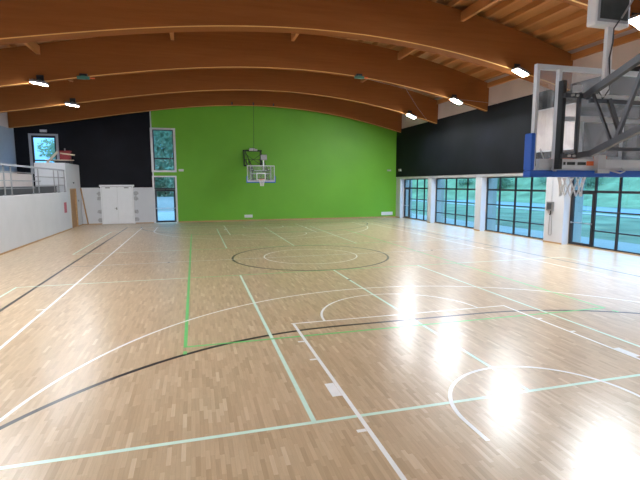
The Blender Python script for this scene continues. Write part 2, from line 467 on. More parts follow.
bay(6, -16.5, -11.34, (-12.6, -13.9, -15.2), None, 'last window bay beside the viewer, outside the frame')

# end-wall windows
r = empty('window_7', ((W2[0]+W2[1])/2, YF, W2[2])); struct(r, 'tall upper window in the end wall above the glazed exit door', 'window')
hw = (W2[1]-W2[0])/2; H = W2[3]-W2[2]
MB().box(-hw-.03, -hw+.12, -.06, .1, -.03, H+.03).box(hw-.12, hw+.03, -.06, .1, -.03, H+.03).box(-hw+.12, hw-.12, -.06, .1, -.03, .10).box(-hw+.12, hw-.12, -.06, .1, H-.09, H+.03).build('surround', 'alu', r)
MB().box(-hw+.12, -hw+.2, -.02, .1, .10, H-.09).box(hw-.17, hw-.12, -.02, .1, .10, H-.09).box(-hw+.2, hw-.17, -.02, .1, .88, .98).box(-hw+.2, hw-.17, -.02, .1, H-.15, H-.09).build('window_frame', 'frame', r)
MB().box(-hw+.12, hw-.12, .04, .05, .1, H-.09).build('glass_pane', 'winglass', r)
r = empty('door_1', ((W3[0]+W3[1])/2, YF, 0)); struct(r, 'glazed exit door with transom light in the end wall', 'door')
hw = (W3[1]-W3[0])/2
MB().box(-hw-.03, -hw+.09, -.06, .1, 0, 3.35).box(hw-.09, hw+.03, -.06, .1, 0, 3.35).box(-hw+.09, hw-.09, -.06, .1, 3.25, 3.35).build('surround', 'alu', r)
MB().box(-hw+.09, hw-.09, -.02, .08, 2.40, 2.48).box(-hw+.09, -hw+.14, -.02, .08, 2.48, 3.25).box(hw-.14, hw-.09, -.02, .08, 2.48, 3.25).build('transom_frame', 'frame', r)
MB().box(-hw+.1, hw-.1, .03, .04, 2.44, 3.25).build('transom_glass', 'winglass', r)
dl = MB().box(-hw+.1, -hw+.22, -.03, .06, .03, 2.38).box(hw-.22, hw-.1, -.03, .06, .03, 2.38).box(-hw+.22, hw-.22, -.03, .06, .03, .16).box(-hw+.22, hw-.22, -.03, .06, 2.26, 2.38).build('door_leaf', 'frame', r)
MB().box(-hw+.2, hw-.2, .01, .02, .1, 2.3).build('glass_pane', 'winglass', dl)
MB().tube([(-hw+.14, -.1, 1.04), (hw-.14, -.1, 1.04)], .018).box(-hw+.13, -hw+.18, -.12, -.03, 1.0, 1.1).box(hw-.18, hw-.13, -.12, -.03, 1.0, 1.1).build('push_bar', 'steel', dl)
r = empty('window_8', ((W1[0]+W1[1])/2, YF, W1[2])); struct(r, 'gallery window at the top left of the end wall', 'window')
hw = (W1[1]-W1[0])/2; H = W1[3]-W1[2]
MB().box(-hw-.03, -hw+.12, -.08, .1, 0, H+.03).box(hw-.12, hw+.03, -.08, .1, 0, H+.03).box(-hw+.12, hw-.12, -.08, .1, H-.09, H+.03).build('surround', 'lightframe', r)
MB().box(-hw+.12, -hw+.22, -.02, .1, 0, H-.09).box(hw-.22, hw-.12, -.02, .1, 0, H-.09).box(-hw+.22, hw-.22, -.02, .1, H-.22, H-.09).box(-hw+.22, hw-.22, -.02, .1, .85, .93).build('window_frame', 'frame', r)
MB().box(-hw+.12, hw-.12, .04, .05, 0, H-.09).build('glass_pane', 'winglass', r)

# white double door at the left of the end wall
r = empty('door_2', (-9.41, YF-.03, 0)); struct(r, 'white flush double door in the white lower part of the end wall', 'door')
MB().box(-1.06, -.98, -.06, .03, 0, 2.6).box(.98, 1.06, -.06, .03, 0, 2.6).box(-1.12, 1.12, -.08, .03, 2.6, 2.72).build('door_frame', 'doorwhite', r)
for sx in (-1, 1):
    MB().box(sx*.006, sx*.97, -.035, .01, .02, 2.58).build('door_leaf', 'doorwhite', r)
MB().box(-.10, -.06, -.06, -.035, 1.0, 1.16).tube([(-.08, -.055, 1.1), (-.08, -.09, 1.1), (-.20, -.09, 1.1)], .011).build('door_handle', 'black', r)
MB().box(-.75, -.45, -.05, -.035, 2.48, 2.56).box(.45, .75, -.05, -.035, 2.48, 2.56).build('door_closer', 'steel', r)

# skirting of the end wall and the gallery wall
m = MB().box(-5.42, XR, YF-.05, YF-.031, 0, .09).box(XG+.02, -10.42, YF-.02, YF-.001, 0, .06).box(-8.30, -7.06, YF-.02, YF-.001, 0, .06)
struct(m.build('baseboard_far', 'skirting'), 'pale wooden skirting board along the end wall', 'skirting')
m = MB().box(XG, XG+.018, YB, 14.5, 0, .07).box(XG, XG+.018, 16.3, YF-.001, 0, .07)
struct(m.build('baseboard_left', 'skirting'), 'thin wooden skirting along the gallery wall', 'skirting')

# ------------------------------------------------------------------ gallery
DY0, DY1 = 14.72, 16.25
m = MB().box(XG-.2, XG, YB, DY0, 0, 2.30).box(XG-.2, XG, 14.0, DY0, 2.30, 4.05).box(XG-.2, XG, DY1, YF-.051, 0, 2.5).box(XG-.2, XG, DY0, YF-.051, 2.5, 4.05)
m.box(-13.36, XG-.2, 14.0, 14.2, 2.28, 4.05).box(-13.36, -13.16, 14.2, YF-.051, 2.28, 4.05).box(-13.16, XG-.2, 14.2, YF-.051, 3.9, 4.05)
struct(m.build('wall_gallery', 'white', bevel=.01), 'white gallery front wall with the stair block at its far end', 'wall')
m = MB().box(XL, XG-.2, YB, YF-.051, 2.06, 2.28)
struct(m.build('gallery_slab', 'steel'), 'grey floor of the raised gallery', 'floor')
m = MB().box(-13.7, -13.5, YB, 13.98, 2.28, 3.36)
struct(m.build('wall_rear_gallery', 'white2'), 'low pale grey wall at the back of the gallery', 'wall')
m = MB().box(-12.95, -12.25, YB, 13.98, 2.282, 2.62).box(-13.0, -12.2, YB, 13.98, 2.622, 2.66)
r = m.build('gallery_step', 'darkgrey'); tag(r, 'long seating step behind the gallery railing, shade put into its dark grey', 'step')  # dark grey colour stands in for the shade in the openings here
# wooden door in the gallery wall
r = empty('door_3', (XG, (DY0+DY1)/2, 0)); struct(r, 'brown wooden door in the gallery wall near the far corner', 'door'); h = (DY1-DY0)/2
MB().box(-.2, .01, -h, -h+.06, 0, 2.5).box(-.2, .01, h-.06, h, 0, 2.5).box(-.2, .01, -h+.06, h-.06, 2.44, 2.5).build('door_frame', 'skirting', r)
MB().box(-.13, -.08, -h+.07, h-.07, .01, 2.43).build('door_leaf', 'doorwood', r)
MB().tube([(-.08, -h+.16, 1.05), (-.02, -h+.16, 1.05), (-.02, -h+.30, 1.05)], .011).build('door_handle', 'steel', r)

# railing
r = empty('gallery_railing', (XG-.06, 4.0, 2.30)); tag(r, 'pale metal railing with flat handrail on top of the gallery wall', 'railing')
MB().box(-.035, .035, -21, 9.95, 1.25, 1.33).build('handrail', 'lightframe', r)
for k, (z, a, b) in enumerate(((1.0, -21, 4.5), (.63, -21, 5.4), (.85, 4.6, 9.95), (.42, 4.6, 9.95), (.30, -21, 4.5))):
    MB().tube([(0, a, z), (0, b, z)], .02).build('rail', 'steel', r)
for y in (-19, -17.5, -14, -12.5, -9, -7.5, -4, -2.5, .8, 1.55, 4.25, 5.1, 7.75, 8.6, 9.85):
    MB().box(-.02, .02, y-.03, y+.03, 0.04, 1.25).box(-.05, .05, y-.07, y+.07, .001, .04).build('post', 'steel', r)

# items on the stair block
bz = 4.056
o = MB().box(-.42, .42, -.35, .35, 0, .17).build('low_crate', 'black', loc=(-12.05, 15.3, bz)); tag(o, 'low black crate under the boards on the stair block', 'crate')
o = MB().bar((-.95, -.1, .03), (.62, .05, .03), .16, .05, mi=0).build('board', 'plank', loc=(-12.1, 15.2, bz+.18)); tag(o, 'pale board lying flat under the red box on the stair block', 'board', 'loose boards on the stair block')
r = empty('red_box', (-12.0, 15.45, bz+.24)); tag(r, 'red plastic box on the white stair block by the gallery window', 'box')
MB().box(-.27, .30, -.2, .2, 0, .50).build('body', 'red', r, bevel=.03)
MB().box(-.30, .33, -.23, .23, .50, .56).build('lid', 'red', r, bevel=.02)
MB().tube([(0, -.1, .56), (0, -.1, .7), (0, .1, .7), (0, .1, .56)], .012).build('handle', 'steel', r)
o = MB().bar((-.62, 0, 0.03), (.02, 0, .72), .05, .12).build('board', 'plank', loc=(-12.33, 15.05, bz)); tag(o, 'pale board leaning steeply against the red box', 'board', 'loose boards on the stair block')
o = MB().bar((-.38, 0, .06), (.44, 0, -.05), .05, .08).build('board', 'plank', loc=(-11.84, 15.2, bz+.58)); tag(o, 'short pale board fixed across the front of the red box', 'board', 'loose boards on the stair block')
# leaning lath
o = MB().bar((0, 0, 0.02), (-.33, 0, 2.5), .06, .14, up=(0,1,0)).build('wooden_lath', 'doorwood', loc=(-11.33, 17.35, 0)); tag(o, 'long thin wooden lath leaning in the far left corner beside the door', 'lath')
o = MB().box(0, .012, -.27, .27, 0, .62).build('red_notice', 'pink', loc=(XG, 13.42, 1.08), bevel=.002); tag(o, 'faded red rectangular notice on the white gallery wall', 'notice')
r = empty('wall_switch', (XG, 16.72, 1.62)); tag(r, 'small dark pair of wall switches right of the brown door', 'switch')
MB().box(0, .012, -.06, .06, -.02, .14).build('plate', 'patch', r)
MB().box(.012, .022, -.04, .04, .01, .06).box(.012, .022, -.04, .04, .07, .12).build('rocker', 'black', r)
r = empty('wall_lamp', (XG, 15.55, 2.86)); tag(r, 'small dark round sensor on the wall above the brown door', 'sensor')
MB().tube([(0, 0, 0), (.035, 0, 0)], .06, 16).build('base', 'pole', r); MB().tube([(.035, 0, 0), (.07, 0, 0), (.085, 0, 0)], [.045, .04, .015], 16).build('lens', 'black', r)

# small items on the walls
def wallbox(name, loc, w, h, d, mat, label, cat, facing='y', lens=None):
    r = empty(name, loc); tag(r, label, cat)
    if facing == 'y':
        MB().box(-w/2, w/2, -d, 0, 0, h).build('housing', mat, r, bevel=.01)
        MB().box(-w/2+.03, w/2-.03, -d-.006, -d, .025, h-.025).build('cover', lens or mat, r)
    else:
        MB().box(-d, 0, -w/2, w/2, 0, h).build('housing', mat, r, bevel=.01)
        MB().box(-d-.006, -d, -w/2+.03, w/2-.03, .025, h-.025).build('cover', lens or mat, r)
    return r
wallbox('emergency_light', (-13.68, YF-.05, 6.17), .42, .18, .08, 'steel', 'small grey emergency light above the gallery window', 'light', lens='pole')
wallbox('emergency_light', (-5.10, YF-.03, 3.66), .34, .16, .08, 'alu', 'small white emergency light beside the tall end wall window', 'light', lens='pole')
wallbox('emergency_light', (10.99, YF-.03, 3.74), .34, .13, .06, 'patch', 'small dull grey fitting at the right side of the green wall', 'light')
wallbox('emergency_light', (XR-.05, 16.72, 3.72), .36, .17, .07, 'alu', 'small white fitting low on the dark side wall in the far corner', 'light', 'x', lens='pole')
def vent(x0, x1, z0, z1, label):
    r = empty('wall_vent', ((x0+x1)/2, YF-.03, z0)); tag(r, label, 'vent'); w = (x1-x0)/2; h = z1-z0
    MB().box(-w, w, -.05, 0, 0, h).build('grille_frame', 'doorwhite', r, bevel=.006)
    MB_ = MB()
    for k in range(4): MB_.box(-w+.03, w-.03, -.058, -.05, .03+k*(h-.06)/4, .03+(k+.6)*(h-.06)/4)
    MB_.build('louvre', 'alu', r)
vent(-.68, -.08, .25, .46, 'narrow white vent low on the green wall below the basket')
vent(10.37, 11.35, .20, .46, 'wide white vent low on the green wall in the right corner')

# control panel and pipes on the widest pier
r = empty('control_panel', (XR, .66, 1.5)); tag(r, 'grey control box mounted on the widest white pier', 'control box')
MB().box(-.10, 0, -.19, .19, .0, .40).build('housing', 'housing', r, bevel=.01)
MB().box(-.108, -.10, -.13, .13, .06, .34).build('screen', 'darkgrey', r)
MB().tube([(-.05, -.05, 0), (-.05, -.05, -.14), (-.05, .0, -.2)], .03).build('key_switch', 'black', r)
r = empty('cable_conduit', (XR, .62, 0)); tag(r, 'thin grey pipe loop below the control box on the pier', 'pipe')
MB().tube([(-.02, .07, 1.24), (-.02, .09, .42), (-.02, .05, .36), (-.02, -.05, .36), (-.02, -.09, .42), (-.02, -.06, 1.24)], .014).build('pipe', 'steel', r)
MB().tube([(-.02, .0, 1.93), (-.02, .0, 3.09)], .016).build('riser', 'pole', r)
# pale board on the dark wall above that pier
r = empty('wall_board', (XR-.05, .55, 4.2)); tag(r, 'pale blank square board on the dark side wall, seen through the glass backboard', 'board')
MB().box(-.09, 0, -1.1, 1.15, 0, 1.95).build('panel', 'white2', r, bevel=.02)
MB().box(-.11, -.09, -1.1, 1.15, 0, .05).box(-.11, -.09, -1.1, 1.15, 1.9, 1.95).build('edge_trim', 'white', r)

# ------------------------------------------------------------------ roof
def profile(x0, x1, n): return [x0+(x1-x0)*i/n for i in range(n+1)]
def roof_beam(y0, y1, label):
    r = empty('roof_beam', (0, (y0+y1)/2, 0)); tag(r, label, 'beam', 'curved laminated roof beams')
    h = (y1-y0)/2; ch = .028; xs = profile(XL+.001, XR-.001, 64); m = MB()
    rings = []
    for x in xs:
        b, t = zb(x), zt(x)
        rings.append([(x,-h+ch,b),(x,h-ch,b),(x,h,b+ch),(x,h,t),(x,-h,t),(x,-h,b+ch)])
    base = 0
    for q in rings: m.v += q
    for i in range(len(xs)-1):
        for k in range(6):
            l = (k+1) % 6; a = i*6
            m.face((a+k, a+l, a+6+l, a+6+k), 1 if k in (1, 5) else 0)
    m.face((5,4,3,2,1,0)); e = (len(xs)-1)*6; m.face(tuple(e+k for k in range(6)))
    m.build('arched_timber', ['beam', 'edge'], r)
    return r
BE = [(16.68, 16.92), (11.15, 11.39), (5.70, 5.94), (-.10, .50), (-5.65, -5.41), (-11.2, -10.96), (-16.9, -16.66)]
bl = ['curved timber beam closest to the green end wall', 'curved timber beam second from the green end wall',
      'curved timber beam third from the green end wall', 'wide double curved timber beam across the middle of the hall',
      'curved timber beam nearest the viewer in the top right corner', 'curved timber beam close overhead, outside the frame', 'curved timber beam along the near wall']
beams = [roof_beam(a, b, l) for (a, b), l in zip(BE, bl)]
m = MB(); xs = profile(XL-.3, XR+.7, 60)
for a, b in zip(xs[:-1], xs[1:]):
    f = lambda x: zt(x)+PUR
    m.hexa([(a,YB-.3,f(a)),(b,YB-.3,f(b)),(b,YF+.3,f(b)),(a,YF+.3,f(a)),(a,YB-.3,f(a)+.15),(b,YB-.3,f(b)+.15),(b,YF+.3,f(b)+.15),(a,YF+.3,f(a)+.15)])
struct(m.build('ceiling', 'deck'), 'orange timber boarding of the curved roof', 'ceiling')
# purlins resting on the beams
px = [11.2-.78*k for k in range(35)]
first = None
for k, x in enumerate(px):
    if x < XL+.15: break
    m = MB(); w = .055; y0, y1 = YB+.01, YF-.01; z0 = zt(x)+.004
    m.hexa([(x-w,y0,zt(x-w)+.004),(x+w,y0,zt(x+w)+.004),(x+w,y1,zt(x+w)+.004),(x-w,y1,zt(x-w)+.004),
            (x-w,y0,zt(x-w)+PUR-.002),(x+w,y0,zt(x+w)+PUR-.002),(x+w,y1,zt(x+w)+PUR-.002),(x-w,y1,zt(x-w)+PUR-.002)])
    o = m.build('roof_purlin', 'purlin')
    tag(o, 'thin orange roof purlin running lengthwise over the curved beams', 'purlin', 'thin roof purlins')
# deeper bracing timbers between the beams
for (ya, yb) in ((.50, 5.70), (-5.41, -.10), (5.94, 11.15), (-10.96, -5.65)):
    for x in (-10.4, -4.95, .6, 6.2):
        if (ya, yb) == (-10.96, -5.65) and x < 0: pass
        m = MB().box(-.075, .075, ya+.002, yb-.002, zt(x)-.42, zt(x)-.08)
        o = m.build('bracing_timber', 'purlin', loc=(x, 0, 0))
        tag(o, 'deeper orange bracing timber spanning between two curved beams', 'timber', 'bracing timbers between the beams')
# wall plate on right wall
o = MB().box(XR-.12, XR-.002, .50, 5.70, 7.98, 8.24).build('trim_1', 'purlin'); struct(o, 'orange timber plate along the top of the right wall', 'trim')
o = MB().box(XR-.12, XR-.002, -5.41, -.10, 7.98, 8.24).build('trim_2', 'purlin'); struct(o, 'orange timber plate along the top of the right wall, nearer bay', 'trim')
o = MB().box(XR-.12, XR-.002, 5.94, 11.15, 7.98, 8.24).build('trim_3', 'purlin'); struct(o, 'orange timber plate along the top of the right wall, far bay', 'trim')

# floodlights under the beams
def floodlight(x, y, label, tilt, w=.62, d=.40, lens='lamp'):
    z = zb(x)
    r = empty('floodlight', (x, y, z-.12)); tag(r, label, 'light', 'floodlights on the curved beams')
    c, q = math.cos(tilt), math.sin(tilt)
    def rot(m): m.v = [(p[0]*c - p[2]*q, p[1], p[0]*q + p[2]*c) for p in m.v]; return m
    yy = -.03 - d/2
    rot(MB().box(-w/2, w/2, yy-d/2, yy+d/2, .0, .10)).build('housing', 'housing', r, bevel=.01)
    rot(MB().box(-w/2+.03, w/2-.03, yy-d/2+.03, yy+d/2-.03, -.012, -.0005)).build('lens', lens, r)
    for k in range(5): rot(MB().box(-w/2+.08+k*(w-.18)/4, -w/2+.1+k*(w-.18)/4, yy-d/2+.03, yy+d/2-.03, .1005, .14)).build('cooling_fin', 'housing', r)
    MB().box(-.14, .14, -.022, -.001, .13, .40).build('bracket', 'black', r)
    MB().bar((0, -.022, .22), (0, yy, .15), .05, .03).build('arm', 'black', r)
    return r
FL = [(9.57, 11.15, 'floodlight farthest down the right side, on the second beam from the green wall'),
      (9.49, 5.70, 'floodlight on the right side, on the third beam from the green wall'),
      (8.84, -.10, 'floodlight on the wide double beam, left of the glass backboard'),
      (8.50, -5.65, 'floodlight at the right picture edge above the near basket'),
      (8.70, -11.2, 'floodlight beyond the right picture edge, close to the viewer'),
      (-10.41, 11.15, 'floodlight on the left, above the white double door, farther of the left pair'),
      (-10.40, 5.70, 'nearer of the two floodlights on the left side'),
      (-10.45, -.10, 'floodlight beyond the left picture edge on the double beam'),
      (-10.45, -5.65, 'floodlight beyond the left picture edge near the viewer'),
      (-10.45, -11.2, 'floodlight left behind the viewer')]
for x, y, l in FL: floodlight(x, y, l, R(-22) if x > 0 else R(-8), .78 if y == -5.65 else .62, .50 if y == -5.65 else .40, 'lamp' if x > 0 or y < -1 else 'lamp_dim')

# winch motors on the third beam
def motor(x, label):
    r = empty('winch_motor', (x, 5.70, zb(x)-.0)); tag(r, label, 'motor')
    MB().box(-.15, .15, -.14, 0, .02, .12).build('bracket', 'black', r)
    MB().tube([(-.25, -.1, -.05), (.25, -.1, -.05)], .07, 12).box(-.08, .08, -.16, -.02, -.11, .03).build('motor_body', 'teal', r)
    MB().tube([(.25, -.1, -.05), (.45, -.1, -.05)], .03, 10).build('drum', 'orange', r)
motor(4.0, 'green winch motor under the third beam right of centre')
motor(-8.7, 'green winch motor under the third beam beside the left floodlight')
o = MB().tube([(4.4, 5.6, zb(4.4)-.06), (8, 5.1, 7.25), (11.55, 4.7, 6.95)], .007, 6).build('winch_cable', 'steel'); tag(o, 'thin cable running from the winch motor to the right wall', 'cable')
o = MB().tube([(6.5, 5.62, zb(6.5)-.03), (8.6, 8.2, 7.2), (10.8, 11.1, 6.95)], .006, 6).build('winch_cable', 'steel'); tag(o, 'thin cable sloping down across the beams beside the far right floodlight', 'cable')
for x, lb in ((-1.46, 'left of three pulleys on the farthest beam'), (.05, 'middle pulley on the farthest beam above the far basket'), (1.5, 'right of three pulleys on the farthest beam')):
    r = empty('pulley', (x, 16.68, zb(x)+.14)); tag(r, lb, 'pulley', 'pulleys on the farthest beam')
    MB().box(-.05, .05, -.03, 0, -.09, .09).build('plate', 'black', r)
    MB().tube([(-.02, -.09, 0), (.02, -.09, 0)], .07, 14).tube([(0, -.1, 0), (0, -.03, 0)], .015, 6).build('wheel', 'black', r)
o = MB().tube([(.05, 16.57, zb(.05)+.07), (.0, 16.4, 6.6), (-.05, 16.2, 5.02)], .012, 6).build('lifting_cable', 'black'); tag(o, 'dark lifting cable hanging down the green wall to the far basket', 'cable')

# ------------------------------------------------------------------ basketball goals
def goal(loc, rz, label, far):
    g = empty('basketball_goal', loc, rz); tag(g, label, 'basketball hoop', 'wall mounted basketball goals')
    D = 4.36                                     # rear of the board
    dk = 'black' if far else 'darkgrey'
    MB().box(-.70, .70, .0, .10, 5.14, 5.24).box(-.66, -.58, 0, .08, 4.14, 5.14).box(.58, .66, 0, .08, 4.14, 5.14).box(-.66, .66, 0, .08, 4.05, 4.14).build('wall_frame', dk, g)
    U0, U1, L0, L1 = Vector((.56, .1, 5.19)), Vector((.46, D-.17, 3.62)), Vector((.56, .09, 4.5)), Vector((.47, D-.28, 3.05))
    for sx in (-1, 1):
        fl_ = lambda v: (v.x*sx, v.y, v.z)
        MB().bar(fl_(U0), fl_(U1), .05, .062).build('upper_arm', dk, g)
        MB().bar(fl_(L0), fl_(L1), .045, .06).bar(fl_(L1+Vector((0, -.04, .01))), (sx*.49, D-.11, 3.04), .045, .055).build('lower_arm', dk, g)
        MB().box(sx*.52-.014, sx*.52+.014, D-.17, D-.14, 3.065, 3.64).build('truss_post', dk, g)
        au = lambda t: fl_(U1+(U0-U1)*t); al = lambda t: fl_(L1+(L0-L1)*t)
        for a, b, w_ in ((au(.02), al(.06), .022), (al(.07), au(.16), .032), (au(.17), al(.34), .026), (al(.35), au(.50), .032), (au(.51), al(.7), .026), (al(.71), au(.93), .03)):
            MB().bar(a, b, w_, w_).build('diagonal_brace', dk, g)
        MB().box(sx*.655-.018, sx*.655+.018, D-.045, D, 2.89, 3.90).build('mounting_rail', 'alu', g)
        MB().box(sx*.655-.02, sx*.655+.02, D-.11, D-.046, 2.91, 3.78).build('mounting_channel', 'black', g)
        for z in (3.04, 3.63):
            MB().bar((sx*.67, D-.125, z), (sx*.44, D-.14, z), .03, .045).build('connector', dk, g)
            for q in (.60, .54): MB().tube([(sx*q, D-.13, z), (sx*q, D-.17, z)], .012, 8).build('bolt', 'alu', g)
        MB().box(sx*.535-.03, sx*.535+.03, D-.17, D-.11, 3.665, 3.73).build('bracket_block', 'pole', g)
    MB().box(-.42, .42, D-.20, D-.17, 3.56, 3.60).build('cross_tube', dk, g)
    MB().tube([(-.40, D-.185, 3.625), (.40, D-.185, 3.625)], .022, 10).build('pivot_tube', 'alu', g)
    MB().bar((-.20, D-.20, 3.60), (.0, D-.20, 3.22), .04, .03, up=(0,1,0)).build('cross_brace', dk, g)
    MB().bar((-.45, D-.32, 3.10), (.45, D-.32, 3.10), .03, .035).build('lower_cross_tube', dk, g)
    MB().box(-.63, .63, D-.03, D, 3.40, 3.445).build('stiffener', 'pole', g)
    # cross bracing in the plane of the wall frame
    MB().bar((-.62, .5, 4.95), (.6, .5, 4.1), .03, .04, up=(0,1,0)).bar((.62, .52, 4.95), (-.6, .52, 4.1), .03, .04, up=(0,1,0)).bar((-.62, .5, 4.52), (.62, .5, 4.52), .03, .03).build('wall_cross_brace', dk, g)
    # winch on the frame
    MB().tube([(-.35, .2, 5.24), (.25, .2, 5.24)], .07, 12).box(-.15, .2, .12, .3, 5.2, 5.36).build('winch_drum', 'alu', g)
    # backboard
    b = MB().box(-.9, .9, D+.005, D+.045, 3.90, 3.95).box(-.9, -.865, D, D+.045, 2.9, 3.915).box(.865, .9, D, D+.045, 2.9, 3.915).box(-.845, .845, D, D+.045, 2.9, 2.94).build('backboard', 'alu', g)
    MB().box(-.865, .865, D+.028, D+.04, 2.94, 3.915).build('glass_panel', 'bbglass', b)
    MB().box(-.95, .95, D-.035, D+.075, 2.83, 2.899).box(-.95, -.902, D-.035, D+.075, 2.899, 3.27).box(.902, .95, D-.035, D+.075, 2.899, 3.27).build('padding', 'blue', b, bevel=.012)
    m = MB(); y0, y1 = D+.0405, D+.0425
    m.box(-.295, .295, y0, y1, 3.42, 3.47).box(-.295, -.245, y0, y1, 3.05, 3.42).box(.245, .295, y0, y1, 3.05, 3.42).box(-.295, .295, y0, y1, 3.0, 3.05)
    m.build('target_marking', 'doorwhite', b)
    MB().box(-.84, .84, D-.03, D+.02, 2.925, 3.015).build('lower_rail', 'alu', b)
    m = MB().box(-.545, -.52, D-.034, D-.03, 2.955, 2.985).box(-.50, -.40, D-.034, D-.03, 2.955, 2.985).box(-.365, -.26, D-.034, D-.03, 2.955, 2.985).build('rating_plate', 'clockface', b)
    tag(MB().box(-.25, -.155, D-.035, D-.03, 2.95, 2.995).build('sticker', 'orange', b), 'small orange sticker')
    m = MB().tube([(-.83, D-.01, 3.12), (-.75, D-.01, 2.97)], .006, 6).tube([(.83, D-.01, 3.12), (.75, D-.01, 2.97)], .006, 6).build('corner_stay', 'alu', b)
    # rim
    cy = D+.04+.375
    rim = MB().tube([(.232*math.cos(2*math.pi*k/32), cy+.232*math.sin(2*math.pi*k/32), 3.05) for k in range(32)], .012, 8, closed=True).bar((-.09, D+.04, 3.04), (-.07, cy-.21, 3.045), .02, .03).bar((.09, D+.04, 3.04), (.07, cy-.21, 3.045), .02, .03)
    rim.box(-.08, .08, D+.043, D+.06, 2.97, 3.06).box(-.08, .08, D+.06, D+.16, 3.02, 3.04)
    rim = rim.build('rim', 'orange', g)
    MB().box(-.16, -.06, D-.09, D-.031, 2.92, 3.06).build('rim_mount', 'pole', rim)
    MB().box(-.14, .02, D-.07, D-.036, 2.87, 2.90).tube([(.0, D-.09, 2.90), (.12, D-.11, 2.87), (.2, D-.09, 2.89), (.16, D-.08, 2.93)], .009, 6).build('release_lever', 'alu', rim)
    # net
    m = MB(); n = 12
    def q(k, j):
        rr = [.226, .19, .155, .13, .118, .115][j]; zz = 3.04 - j*.085; t = 2*math.pi*(k+.5*(j % 2))/n
        return (rr*math.cos(t), cy+rr*math.sin(t), zz)
    for k in range(n):
        for sgn in (0, 1):
            pts = []; kk = k
            for j in range(6):
                pts.append(q(kk, j))
                if j % 2 == 0: kk = kk + (0 if sgn else -1)
                else: kk = kk + (1 if sgn else 0)
            m.tube(pts, .0075, 5)
    m.build('net', 'net', rim)
    # shot clock over the board
    MB().box(-.24, -.165, D-.17, D-.13, 3.78, 4.30).box(-.25, -.155, D-.16, D-.12, 3.66, 3.78).build('shot_clock_post', 'doorwhite', g)
    cl = MB().box(-.43, -.01, D-.20, D-.085, 4.30, 4.66).build('shot_clock', 'doorwhite' if not far else 'housing', g, bevel=.015)
    MB().box(-.41, -.03, D-.206, D-.2005, 4.33, 4.63).build('clock_rim', 'lightframe', cl)
    MB().box(-.385, -.05, D-.211, D-.2065, 4.355, 4.61).build('rear_panel', 'clockface', cl)
    MB().box(-.41, -.03, D-.084, D-.078, 4.33, 4.62).build('front_display', 'clockface' if not far else 'patch', cl)
    MB().tube([(-.16, D-.23, 4.36), (-.19, D-.19, 4.28), (-.18, D-.18, 4.15), (-.21, D-.18, 4.0), (-.19, D-.18, 3.85), (-.2, D-.2, 3.70), (-.28, D-.2, 3.60), (-.34, D-.2, 3.68)], .007, 6).build('power_cable', 'darkgrey', cl)
    return g
G1 = goal((0, YB, 0), 0, 'near basketball goal at upper right, seen from behind its glass backboard', False)
G2 = goal((0, YF-.03, 0), math.pi, 'far basketball goal on the green end wall', True)
o = MB().tube([(-.17, -13.09, 4.36), (-.1, -13.12, 4.50), (.25, -13.35, 5.3), (.8, -13.6, 8.1)], .009, 6).build('lifting_cable', 'steel'); tag(o, 'grey stay cable running up past the near shot clock', 'cable')

# ------------------------------------------------------------------ outside
g0 = MB().box(12.36, 120, -60, 130, -.30, -.06).box(-90, 12.36, 17.86, 130, -.30, -.06)
struct(g0.build('ground', 'grass'), 'green lawn outside the windows', 'ground')
g1 = MB().box(12.40, 15.2, -30, 32, -.06, -.02).box(-20, 12.40, 17.87, 32.9, -.06, -.02)
struct(g1.build('terrace', 'paving'), 'pale paved strip outside the glazing', 'ground')
g3 = MB().box(34, 40, -60, 50, -.06, -.02)
struct(g3.build('road', 'asphalt'), 'grey road at the foot of the grassy bank', 'ground')
g2 = MB().box(29.5, 31.2, -60, 120, -.06, -.015)
struct(g2.build('path', 'paving'), 'pale path across the lawn outside', 'ground')
def tree(loc, h, w, seed, label, group=None, n=7500, low=.0):
    rnd = random.Random(seed); r = empty('tree', loc); tag(r, label, 'tree', group)
    MB().tube([(0, 0, 0), (.05, .03, h*.3), (-.06, 0, h*.62)], [.16, .12, .05], 8).build('trunk', 'bark', r)
    m = MB(); blobs = []
    for k in range(22):
        t = rnd.uniform(0, 6.28); rr = rnd.uniform(0, w*.36); zz = rnd.uniform(low+.08, .86)*h
        blobs.append((Vector((rr*math.cos(t), rr*math.sin(t), zz)), rnd.uniform(.16, .27)*w))
    for k in range(n):
        c, br = rnd.choice(blobs)
        d = Vector((rnd.gauss(0,1), rnd.gauss(0,1), rnd.gauss(0,1))).normalized()
        p = c + d*br*rnd.uniform(.75, 1.05)
        if p.z < low*h: continue
        a = Vector((rnd.gauss(0,1), rnd.gauss(0,1), rnd.gauss(0,1))).normalized(); bb = d.cross(a).normalized(); a = (d*.5+a).normalized()
        sz = min(w*.05, .30)*rnd.uniform(.5, 1.)
        b = len(m.v); m.v += [tuple(p-a*sz), tuple(p+bb*sz*.6), tuple(p+a*sz), tuple(p-bb*sz*.6)]; m.face((b,b+1,b+2,b+3))
    m.build('foliage', 'leaf', r)
    return r
